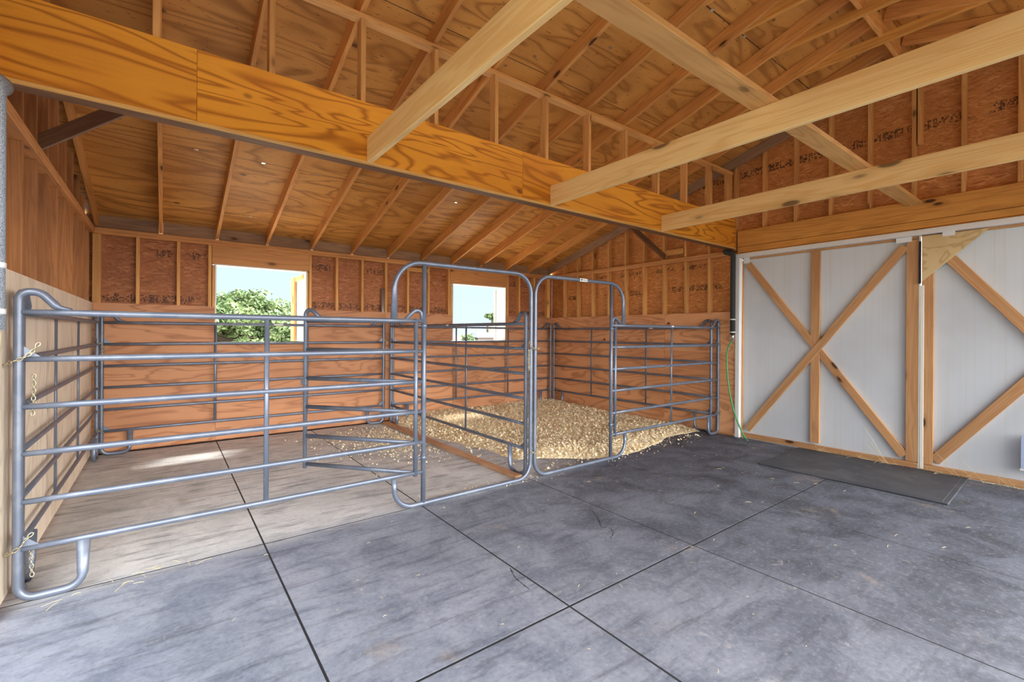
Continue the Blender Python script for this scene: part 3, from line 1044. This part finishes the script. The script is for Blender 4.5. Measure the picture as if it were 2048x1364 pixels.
def gate_leaf(par, P, leg, ang, L, base):
    """swinging leaf: a part of its panel, with its own rails and posts"""
    lf = bpy.data.objects.new('gate_leaf', None)
    COL.objects.link(lf)
    lf.parent = par
    lf.location = P(leg - 0.075, 0)
    lf.rotation_euler = (0, 0, ang)
    Q = lambda s, z: Vector((s, 0, z))
    for s in (0.0, L):
        pts = [Q(s, 0.27), Q(s, 1.62)]
        if s > 0:
            pts = fillet([Q(s, 0.26), Q(s, 1.70), Q(s - 0.07, 1.70), Q(s - 0.17, 1.61)], {1: 0.045, 2: 0.06}, 6)
        tube('leaf_post', pts, 0.0185, 'gate', lf, n=10)
    for i, z in enumerate(RZ):
        tube('rail', [Q(0.01, z), Q(L - 0.01, z)], 0.0135, 'gate', lf, rb=0.0185, n=10)
    bm = bmesh.new()
    box(bm, (L - 0.02, -0.02, 1.02), (L + 0.035, 0.02, 1.08), 0.004)
    mesh_obj('latch', bm, 'gate', lf)
    return lf


# front panels with bow gates
A, PA = bow_panel(-0.637, 1, 2.152, 2.425, 3.625, 'grey panel with arched walk-through gate closing the empty left stall', 1.21)
gate_leaf(A, PA, 2.425, math.atan2(4.457 - YF, 1.03 - 1.72), 1.09, None)
Bp, PB = bow_panel(6.655, -1, 2.205, 2.43, 3.61, 'grey panel with arched walk-through gate closing the stall of shavings', 1.20)
gate_leaf(Bp, PB, 2.43, math.atan2(0.71, 0.845), 1.08, None)
PBs = lambda s, z: Vector((-(s), 0, z))
Bp['side'] = (0, 1, 0)
sticker(Bp, lambda s, z: Vector((s, 0, z)), 3.735 - 6.655, 2.10, 0.12, 0.036, 0.0225, True)
sticker(Bp, lambda s, z: Vector((s, 0, z)), 5.45 - 6.655, 1.605, 0.055, 0.022, 0.021)

lp, LP, _ = plain_panel((-0.645, 3.70, 0), (-0.635, 7.20, 0), 'grey corral panel along the pale left wall', (0.295, 0.60))
b1, BP1, _ = plain_panel((-0.60, 7.285, 0), (2.87, 7.285, 0), 'grey corral panel along the back wall of the left stall, under the left window', (0.328, 0.66))
b2, BP2, _ = plain_panel((3.03, 7.285, 0), (6.56, 7.285, 0), 'grey corral panel along the back wall of the shavings stall, under the right window', (0.345, 0.68))
rp, RP, _ = plain_panel((6.605, 7.22, 0), (6.605, 3.70, 0), 'grey corral panel along the right plywood wall of the shavings stall', (0.305, 0.665))
dv, DP, DL = plain_panel((2.975, 7.22, 0), (2.992, 3.70, 0), 'grey divider panel standing between the two stalls', (0.32, 0.665))
for par, P, s, z, w in ((dv, DP, DL * 0.54, 1.600, 0.06), (b1, BP1, 1.9, 1.6, 0.12), (rp, RP, 2.45, 1.6, 0.08)):
    sticker(par, P, s, z, w, 0.024, 0.0205)

# chains
gc = 'brass coloured panel chains'
y_ = YF - 0.03
chain('chain', [(-0.70, 3.62, 1.30), (-0.665, y_ - 0.002, 1.325), (-0.62, y_ - 0.004, 1.345), (-0.585, y_ + 0.005, 1.375), (-0.555, y_ + 0.015, 1.43)],
      'brassy chain looped round the front left corner post, the upper one', gc)
chain('chain', [(-0.59, 3.70, 1.25), (-0.592, 3.705, 1.14), (-0.595, 3.70, 1.02)], 'brassy chain tail hanging behind the upper rails by the left wall', gc)
chain('chain', [(-0.68, 3.61, 0.285), (-0.65, y_, 0.30), (-0.62, y_, 0.325), (-0.60, y_, 0.36), (-0.575, y_ + 0.005, 0.385)],
      'brassy chain round the front left corner post, the lower one near the floor', gc)
chain('chain', [(-0.592, 3.665, 0.28), (-0.592, 3.67, 0.20), (-0.588, 3.665, 0.12)], 'brassy chain tail hanging just above the front left foot', gc)
chain('chain', [(-0.665, 7.22, 1.40), (-0.62, 7.19, 1.36), (-0.59, 7.21, 1.33), (-0.588, 7.20, 1.15)], 'chain tying the panels in the back left corner, upper one', gc)
chain('chain', [(-0.66, 7.20, 0.36), (-0.62, 7.17, 0.33), (-0.58, 7.22, 0.30)], 'chain tying the panels in the back left corner, lower one', gc)
chain('chain', [(2.955, 3.60, 1.42), (2.96, 3.578, 1.36), (3.02, 3.585, 1.335), (3.08, 3.59, 1.345)], 'chain joining the two arched gates where their posts meet', gc)
chain('chain', [(2.952, 3.60, 1.33), (2.95, 3.605, 1.24), (2.952, 3.60, 1.12)], 'chain tail hanging beside the meeting posts of the two arches', gc)
chain('chain', [(2.96, 3.585, 0.30), (3.02, 3.58, 0.275), (3.07, 3.59, 0.28)], 'chain low down where the two arched gates meet', gc)
chain('chain', [(2.86, 7.25, 1.38), (2.91, 7.235, 1.34), (2.96, 7.25, 1.36)], 'chain at the back end of the divider panel', gc)
chain('chain', [(6.60, 3.58, 1.38), (6.645, 3.578, 1.36), (6.68, 3.60, 1.33), (6.66, 3.58, 1.26)], 'chain on the corner post beside the black pipe, upper one', gc)
chain('chain', [(6.59, 3.58, 0.36), (6.64, 3.578, 0.33), (6.685, 3.60, 0.30)], 'chain on the corner post beside the black pipe, lower one', gc)

# ------------------------------------------------------------------ floor things
o = board('floor_curb', (2.905, 3.70, 0.019), (2.895, 7.25, 0.019), 0.038, 0.085, 'curb')
tag(o, 'scuffed timber board lying on the floor between the two stalls', 'board')
bm = bmesh.new()
box(bm, (-0.60, -0.80, 0.0), (0.60, 0.80, 0.016), 0.005)
box(bm, (-0.56, -0.76, 0.012), (0.56, 0.76, 0.018), 0.003)
mt = mesh_obj('rubber_mat', bm, 'mat', None)
mt.location = (6.10, 1.70, 0.0)
mt.rotation_euler = (0, 0, 0.03)
tag(mt, 'dark scuffed rubber mat lying in front of the white doors', 'mat')

# bedding: a mounded sheet with loose flakes on top
nx, ny = 120, 120
x0, x1, yy0, yy1 = 2.95, 6.60, 3.66, 7.36
Z = np.full((ny + 1, nx + 1), -1.0)
for j in range(ny + 1):
    for i in range(nx + 1):
        x = x0 + (x1 - x0) * i / nx
        y = yy0 + (yy1 - yy0) * j / ny
        nz = mnoise.fractal(Vector((x * 1.1, y * 1.1, 0)), 1.0, 2.0, 3)
        fine = mnoise.noise(Vector((x * 9, y * 9, 3.1)))
        edge = (y - (3.80 + 0.16 * math.sin(x * 2.3) + (0.55 * max(0, 3.9 - x)) + 0.10 * nz)) / 0.30
        edge = min(edge, (x - (3.02 + 0.30 * max(0, min(1, (6.2 - y) / 1.5)) + 0.16 * nz)) / 0.35)
        edge = max(-0.4, min(1.0, edge))
        h = 0.03 + 0.035 * nz + 0.055 * max(0, (y - 5.6) / 1.7) + 0.02 * max(0, (x - 4.6) / 2)
        Z[j, i] = edge * max(0.012, h) + 0.010 * fine * max(0, edge) + 0.003 * (edge > 0) - 0.012 * (edge <= 0)
bm = bmesh.new()
vv = {}
for j in range(ny + 1):
    for i in range(nx + 1):
        vv[i, j] = bm.verts.new((x0 + (x1 - x0) * i / nx, yy0 + (yy1 - yy0) * j / ny, Z[j, i]))
for j in range(ny):
    for i in range(nx):
        if max(Z[j, i], Z[j + 1, i], Z[j, i + 1], Z[j + 1, i + 1]) > -0.006:
            bm.faces.new((vv[i, j], vv[i + 1, j], vv[i + 1, j + 1], vv[i, j + 1]))
bmesh.ops.delete(bm, geom=[v for v in bm.verts if not v.link_faces], context='VERTS')


def flake(cx, cy, cz, s):
    a = random.uniform(0, 6.283)
    tilt = random.gauss(0, 0.9)
    u = Vector((math.cos(a), math.sin(a), math.sin(tilt) * 0.6)) * s
    w = Vector((-math.sin(a), math.cos(a), random.gauss(0, 0.6))) * s * random.uniform(0.4, 0.9)
    c = Vector((cx, cy, cz))
    q = [bm.verts.new(c - u - w), bm.verts.new(c + u - w * 0.7), bm.verts.new(c + u * 0.8 + w), bm.verts.new(c - u * 0.9 + w)]
    bm.faces.new(q)


cnt = 0
while cnt < 26000:
    x, y = random.uniform(x0, x1 - 0.02), random.uniform(yy0, yy1 - 0.03)
    z = Z[int((y - yy0) / (yy1 - yy0) * ny), int((x - x0) / (x1 - x0) * nx)]
    if z < 0.004 and random.random() > 0.05:
        continue
    flake(x, y, max(z, 0.0) + 0.004 + random.random() * 0.016, random.uniform(0.007, 0.017))
    cnt += 1
for i in range(2600):                       # strewn into the left stall
    x = 2.80 - abs(random.gauss(0, 0.5))
    y = random.gauss(6.1, 0.55)
    if 1.3 < x < 2.83 and 4.3 < y < 7.2:
        flake(x, y, 0.006, random.uniform(0.005, 0.012))
for i in range(500):
    flake(random.uniform(1.8, 6.3), random.gauss(3.75, 0.12), 0.005, random.uniform(0.004, 0.009))
sh = mesh_obj('wood_shavings', bm, 'shavings')
tag(sh, 'pale wood shavings spread over the floor of the right stall', 'bedding', None, 'stuff')

bm = bmesh.new()
def straw(x, y, z, L, a, lift=0.0):
    if 5.4 < x < 6.8 and 0.8 < y < 2.6:
        z += 0.018
    d = Vector((math.cos(a), math.sin(a), lift))
    p = [Vector((x, y, z)) + d * (L * q) + Vector((0, 0, 0.004 * math.sin(q * 3.1))) for q in (0, 0.5, 1)]
    sweep(bm, p, 0.0010, n=4)
for i in range(150):                        # along the foot of the doors
    y = random.uniform(-0.4, 2.4)
    straw(XR - 0.0 - abs(random.gauss(0, 0.02)), y, 0.008, random.uniform(0.04, 0.14), random.uniform(0, 6.28), random.choice((0, 0, 0.15, 0.8)))
for y in (1.58, 1.60, 1.57, 0.62, 0.80, 0.98, 1.62):
    straw(XR - 0.03, y, 0.005, random.uniform(0.12, 0.22), random.uniform(1.2, 1.9), random.uniform(0.9, 2.2))
for i in range(45):
    straw(random.uniform(3.2, 6.3), random.uniform(0.4, 3.5), 0.004, random.uniform(0.015, 0.06), random.uniform(0, 6.28))
for i in range(18):
    straw(random.uniform(-0.5, 0.2), random.uniform(3.4, 3.7), 0.004, random.uniform(0.03, 0.1), random.uniform(0, 6.28))
for i in range(40):
    straw(random.uniform(0.0, 3.2), random.uniform(0.8, 3.6), 0.004, random.uniform(0.008, 0.03), random.uniform(0, 6.28))
so = mesh_obj('loose_straw', bm, 'straw')
tag(so, 'loose dry straw strewn along the foot of the white doors and over the aisle', 'straw', None, 'stuff')

# ------------------------------------------------------------------ pipes and hose
p = thing('water_pipe', (6.60, 3.40, 0), 'black foam sleeved water pipe on the wall beside the white doors', 'pipe')
tube('pipe_sleeve', fillet([(0, -0.03, 1.50), (0, -0.03, 2.705), (0.0, 0.085, 2.705), (0.0, 0.085, 2.752)], {1: 0.045, 2: 0.03}, 6), 0.036, 'sleeve', p, n=14, ref=(1, 0, 0))
for z in (1.72, 1.535):
    tube('pipe_clip', [(0, -0.03, z - 0.009), (0, -0.03, z + 0.009)], 0.0385, 'tape', p, n=14)
tube('valve', [(0, -0.03, 1.50), (0, -0.03, 1.475), (0, -0.03, 1.47), (0, -0.03, 1.42)], 0.021, 'chrome', p, n=12)
bm = bmesh.new()
box(bm, (-0.05, -0.055, 1.45), (-0.02, 0.0, 1.465), 0.002)
mesh_obj('valve_lever', bm, 'chrome', p)
hs = thing('garden_hose', (6.60, 3.37, 0), 'green garden hose hanging from the tap of the black pipe', 'hose')
hp = [(0, 0, 1.43), (-0.005, 0.02, 1.39), (0, 0.06, 1.33), (0, 0.085, 1.20), (0, 0.085, 1.05), (0, 0.07, 0.85), (0, 0.035, 0.62), (0, -0.02, 0.40),
      (-0.005, -0.09, 0.22), (-0.02, -0.16, 0.09), (-0.04, -0.215, 0.02), (-0.06, -0.25, 0.012)]
tube('hose_tube', fillet(hp, 0.2, 3), 0.0115, 'hose', hs, n=8, ref=(1, 0, 0))
tube('hose_coupling', [(0, 0, 1.445), (0, 0, 1.40)], 0.016, 'chrome', hs, n=10)

p = thing('insulated_pipe', (-0.63, 3.07, 0), 'grey speckled pipe sleeve with white tape on the post at the left edge', 'pipe')
tube('pipe_sleeve', fillet([(0, 0, 1.50), (0, 0, 2.63), (0.0, 0.13, 2.66)], {1: 0.05}, 6), 0.047, 'greysleeve', p, n=16, ref=(1, 0, 0))
for z in (1.795, 1.585):
    tube('tape_band', [(0, 0, z - 0.012), (0, 0, z + 0.012)], 0.0505, 'tape', p, n=16)
tube('valve', [(0, 0, 1.50), (0, 0, 1.47), (0, 0, 1.465), (0, 0, 1.42)], 0.036, 'valve', p, n=12)
bm = bmesh.new()
box(bm, (-0.01, 0.02, 1.462), (0.012, 0.10, 1.474), 0.002)
mesh_obj('valve_lever', bm, 'black', p)
tube('valve_nut', [(0, 0, 1.425), (0, 0, 1.405)], 0.028, 'chrome', p, n=8)

g = tube('pipe_offcut', [(2.912, YB + 0.055, 1.30), (2.912, YB + 0.055, 2.235)], 0.032, 'galv', None, n=14)
tag(g, 'short galvanised pipe standing between the studs of the back wall', 'pipe')

# ------------------------------------------------------------------ outside
gd = struct('ground')
bm = bmesh.new()
bmesh.ops.create_grid(bm, x_segments=1, y_segments=1, size=400)
o = mesh_obj('ground_plane', bm, 'grass', gd)
o.location = (0, 0, -0.16)
bm = bmesh.new()
box(bm, (-6, 7.6, -0.2), (14, 20, -0.12))  # unseen pale ground, added to bounce sunlight through the windows onto the roof
mesh_obj('bounce_yard', bm, 'gravel', gd)
hl = struct('hills')
bm = bmesh.new()
prev = None
for i in range(81):
    x = -400 + 14 * i
    h = 9 + 7 * mnoise.noise(Vector((x * 0.008, 1.3, 0))) + 3 * mnoise.noise(Vector((x * 0.03, 5, 0)))
    a, b, c = bm.verts.new((x, 330, -1)), bm.verts.new((x, 350, h * 0.45)), bm.verts.new((x, 420, h))
    if prev:
        bm.faces.new((prev[0], a, b, prev[1]))
        bm.faces.new((prev[1], b, c, prev[2]))
    prev = (a, b, c)
mesh_obj('hill_range', bm, 'hill', hl, None, True)


def make_tree(name, loc, label, blobs, trunk_h, leaf=0.16, per=900, limb=0.09, group=None):
    """tree: forked limbs, each ending in a clump of small leaf cards"""
    r = thing(name, loc, label, 'tree', group)
    bm = bmesh.new()
    base = Vector((0, 0, 0))
    fork = Vector((0, 0, trunk_h))
    sweep(bm, [base, fork * 0.5 + Vector((0.1, 0, 0)), fork], limb * 3.2, n=9, prof=lambda t: (1.2 - 0.5 * t,) * 2)
    for b in blobs:
        c = Vector(b[:3])
        mid = fork.lerp(c, 0.55) + Vector((random.uniform(-.3, .3), random.uniform(-.3, .3), random.uniform(0.1, 0.6)))
        sweep(bm, [fork - Vector((0, 0, 0.3)), mid, c], limb, n=6, prof=lambda t: (1.3 - t,) * 2)
        for q in range(4):
            e = c + Vector((random.gauss(0, 1), random.gauss(0, 1), random.gauss(0, 0.6))) * b[3] * 0.55
            sweep(bm, [mid.lerp(c, 0.5), c.lerp(e, 0.5), e], limb * 0.4, n=5, prof=lambda t: (1.2 - t,) * 2)
    mesh_obj('trunk', bm, 'bark', r, None, True)
    verts, faces = [], []
    for b in blobs:
        c = np.array(b[:3])
        # leaves gather in sprays within the clump
        sp = rng.normal(size=(26, 3))
        sp /= np.linalg.norm(sp, axis=1)[:, None]
        sp = c + sp * (rng.random((26, 1)) ** 0.4) * b[3] * np.array([1, 1, 0.62])
        n = int(per * b[3])
        pk = sp[rng.integers(0, 26, n)] + rng.normal(size=(n, 3)) * b[3] * np.array([0.19, 0.19, 0.10])
        for q in pk:
            u = rng.normal(size=3)
            u /= np.linalg.norm(u)
            w = np.cross(u, rng.normal(size=3))
            w /= np.linalg.norm(w) + 1e-6
            s = leaf * rng.uniform(0.6, 1.2)
            i0 = len(verts)
            verts += [q - u * s, q + w * s * 0.45, q + u * s, q - w * s * 0.45]
            faces.append((i0, i0 + 1, i0 + 2, i0 + 3))
    me = bpy.data.meshes.new('foliage')
    me.from_pydata([tuple(x) for x in verts], [], faces)
    me.materials.append(M['leaf'])
    o = bpy.data.objects.new('foliage', me)
    COL.objects.link(o)
    o.parent = r
    return r


bl = []
for i in range(46):                          # a broad oak crown
    if i == 0:
        bl += [(0.75, 0, 3.55, 1.0), (-0.3, 0, 3.6, 0.95), (1.5, 0, 3.2, 0.9), (2.2, 0.2, 2.6, 0.8), (-1.4, 0, 3.2, 0.9), (2.9, 0, 2.0, 0.8),
               (-2.2, 0, 2.6, 0.9), (0.3, -0.3, 2.5, 1.0), (1.7, -0.3, 2.0, 0.9), (-0.9, -0.3, 2.3, 1.0)]
    a = random.uniform(0, 6.283)
    rr = 4.6 * math.sqrt(random.random())
    top = 3.7 - 1.2 * (rr / 4.6) ** 2
    bl.append((rr * math.cos(a), rr * math.sin(a) * 0.7, random.uniform(0.8, top), random.uniform(0.75, 1.15)))
make_tree('oak_tree', (3.9, 32.0, -0.2), 'broad green oak tree filling the view through the left window', bl, 1.2, 0.15, 800, 0.08)
bl = [(-2.2, 0, 3.75, 0.45), (-2.0, 0.2, 3.4, 0.4), (-2.9, 0, 2.95, 0.38), (-3.3, 0, 3.05, 0.3), (-2.4, 0, 2.75, 0.42), (-0.9, 0, 4.4, 0.9), (0.4, 0, 5.2, 1.2), (0.2, 0.3, 3.4, 1.2), (1.5, 0, 4.2, 1.3), (-2.7, 0, 2.55, 0.3)]
make_tree('oak_tree', (23.0, 29.0, -0.2), 'tree whose branch tips show at the right side of the right window', bl, 1.8, 0.13, 420, 0.05)
bl = [(random.uniform(-2.2, 2.2), random.uniform(-1, 1), random.uniform(0.2, 1.15), 0.7) for i in range(12)]
make_tree('round_bush', (22.3, 38.0, -0.2), 'rounded bright green bush seen low in the right window', bl, 0.3, 0.14, 900, 0.05)
shd = thing('metal_shed', (33.0, 49.0, -0.16), 'pale grey roofed shed far behind the right window', 'shed')
slab('shed_wall', (-2.2, -1.4, 0), (2.2, 1.4, 1.15), 'shedwall', shd)
bm = bmesh.new()
v = [bm.verts.new(p_) for p_ in ((-2.5, -1.7, 1.1), (2.5, -1.7, 1.1), (2.5, 0, 1.8), (-1.6, 0, 1.8), (-2.5, 1.7, 1.1), (2.5, 1.7, 1.1))]
bm.faces.new((v[0], v[1], v[2], v[3]))
bm.faces.new((v[3], v[2], v[5], v[4]))
bm.faces.new((v[0], v[3], v[4]))
bm.faces.new((v[1], v[5], v[2]))
mesh_obj('shed_roof', bm, 'shedroof', shd)
slab('roof_vent', (0.2, -0.2, 1.6), (0.65, 0.25, 2.65), 'bark', shd)

# ------------------------------------------------------------------ daylight
W = bpy.data.worlds.new('daylight')
scene.world = W
W.use_nodes = True
t = W.node_tree
bg = t.nodes['Background']
tc = t.nodes.new('ShaderNodeTexCoord')
sp = t.nodes.new('ShaderNodeSeparateXYZ')
t.links.new(tc.outputs['Generated'], sp.inputs[0])
rp_ = t.nodes.new('ShaderNodeValToRGB')
rp_.color_ramp.elements[0].position = 0.0
rp_.color_ramp.elements[0].color = (0.50, 0.66, 0.80, 1)
rp_.color_ramp.elements[1].position = 0.45
rp_.color_ramp.elements[1].color = (0.34, 0.52, 0.70, 1)
t.links.new(sp.outputs[2], rp_.inputs['Fac'])
# added fill: this out-of-view part of the sky is boosted to light the interior
dt = t.nodes.new('ShaderNodeVectorMath')
dt.operation = 'DOT_PRODUCT'
dt.inputs[1].default_value = (0.62, -0.77, 0.15)
t.links.new(tc.outputs['Generated'], dt.inputs[0])
mr = t.nodes.new('ShaderNodeMapRange')
mr.interpolation_type = 'SMOOTHSTEP'
mr.inputs['From Min'].default_value = -0.1
mr.inputs['From Max'].default_value = 0.75
t.links.new(dt.outputs['Value'], mr.inputs['Value'])
mx = t.nodes.new('ShaderNodeMix')
mx.data_type = 'RGBA'
t.links.new(mr.outputs['Result'], mx.inputs['Factor'])
t.links.new(rp_.outputs['Color'], mx.inputs[6])
SKY_FILL = 8.0
mx.inputs[7].default_value = (1.0 * SKY_FILL, 0.985 * SKY_FILL, 0.955 * SKY_FILL, 1)
t.links.new(mx.outputs[2], bg.inputs['Color'])
bg.inputs['Strength'].default_value = 1.0

sun = bpy.data.lights.new('sun', 'SUN')
sun.energy = 9.0
sun.angle = math.radians(9.0)
sun.color = (1.0, 0.95, 0.86)
so_ = bpy.data.objects.new('sun', sun)
COL.objects.link(so_)
d = Vector((-0.55, -0.62, -1.25))            # the way the light travels
so_.rotation_euler = d.to_track_quat('-Z', 'Y').to_euler()

# ------------------------------------------------------------------ camera
cam = bpy.data.cameras.new('camera')
co = bpy.data.objects.new('camera', cam)
COL.objects.link(co)
cam.sensor_width = 36.0
cam.lens = 914.385 / 2048 * 36.0
cam.shift_y = (666.427 - 682.0) / 2048
cam.clip_end = 1000
yaw, roll = 0.6491, 0.0061
Fw = Vector((math.sin(yaw), math.cos(yaw), 0))
R_ = Vector((math.cos(yaw), -math.sin(yaw), 0))
U_ = Vector((0, 0, 1))
R2 = R_ * math.cos(roll) + U_ * math.sin(roll)
U2 = U_ * math.cos(roll) - R_ * math.sin(roll)
m = Matrix((R2, U2, -Fw)).transposed().to_4x4()
m.translation = (0, 0, 1.5)
co.matrix_world = m
scene.camera = co

scene.view_settings.view_transform = 'Standard'
scene.view_settings.look = 'None'
scene.view_settings.exposure = 0.78
scene.view_settings.gamma = 1.0
scene.view_settings.use_curve_mapping = False
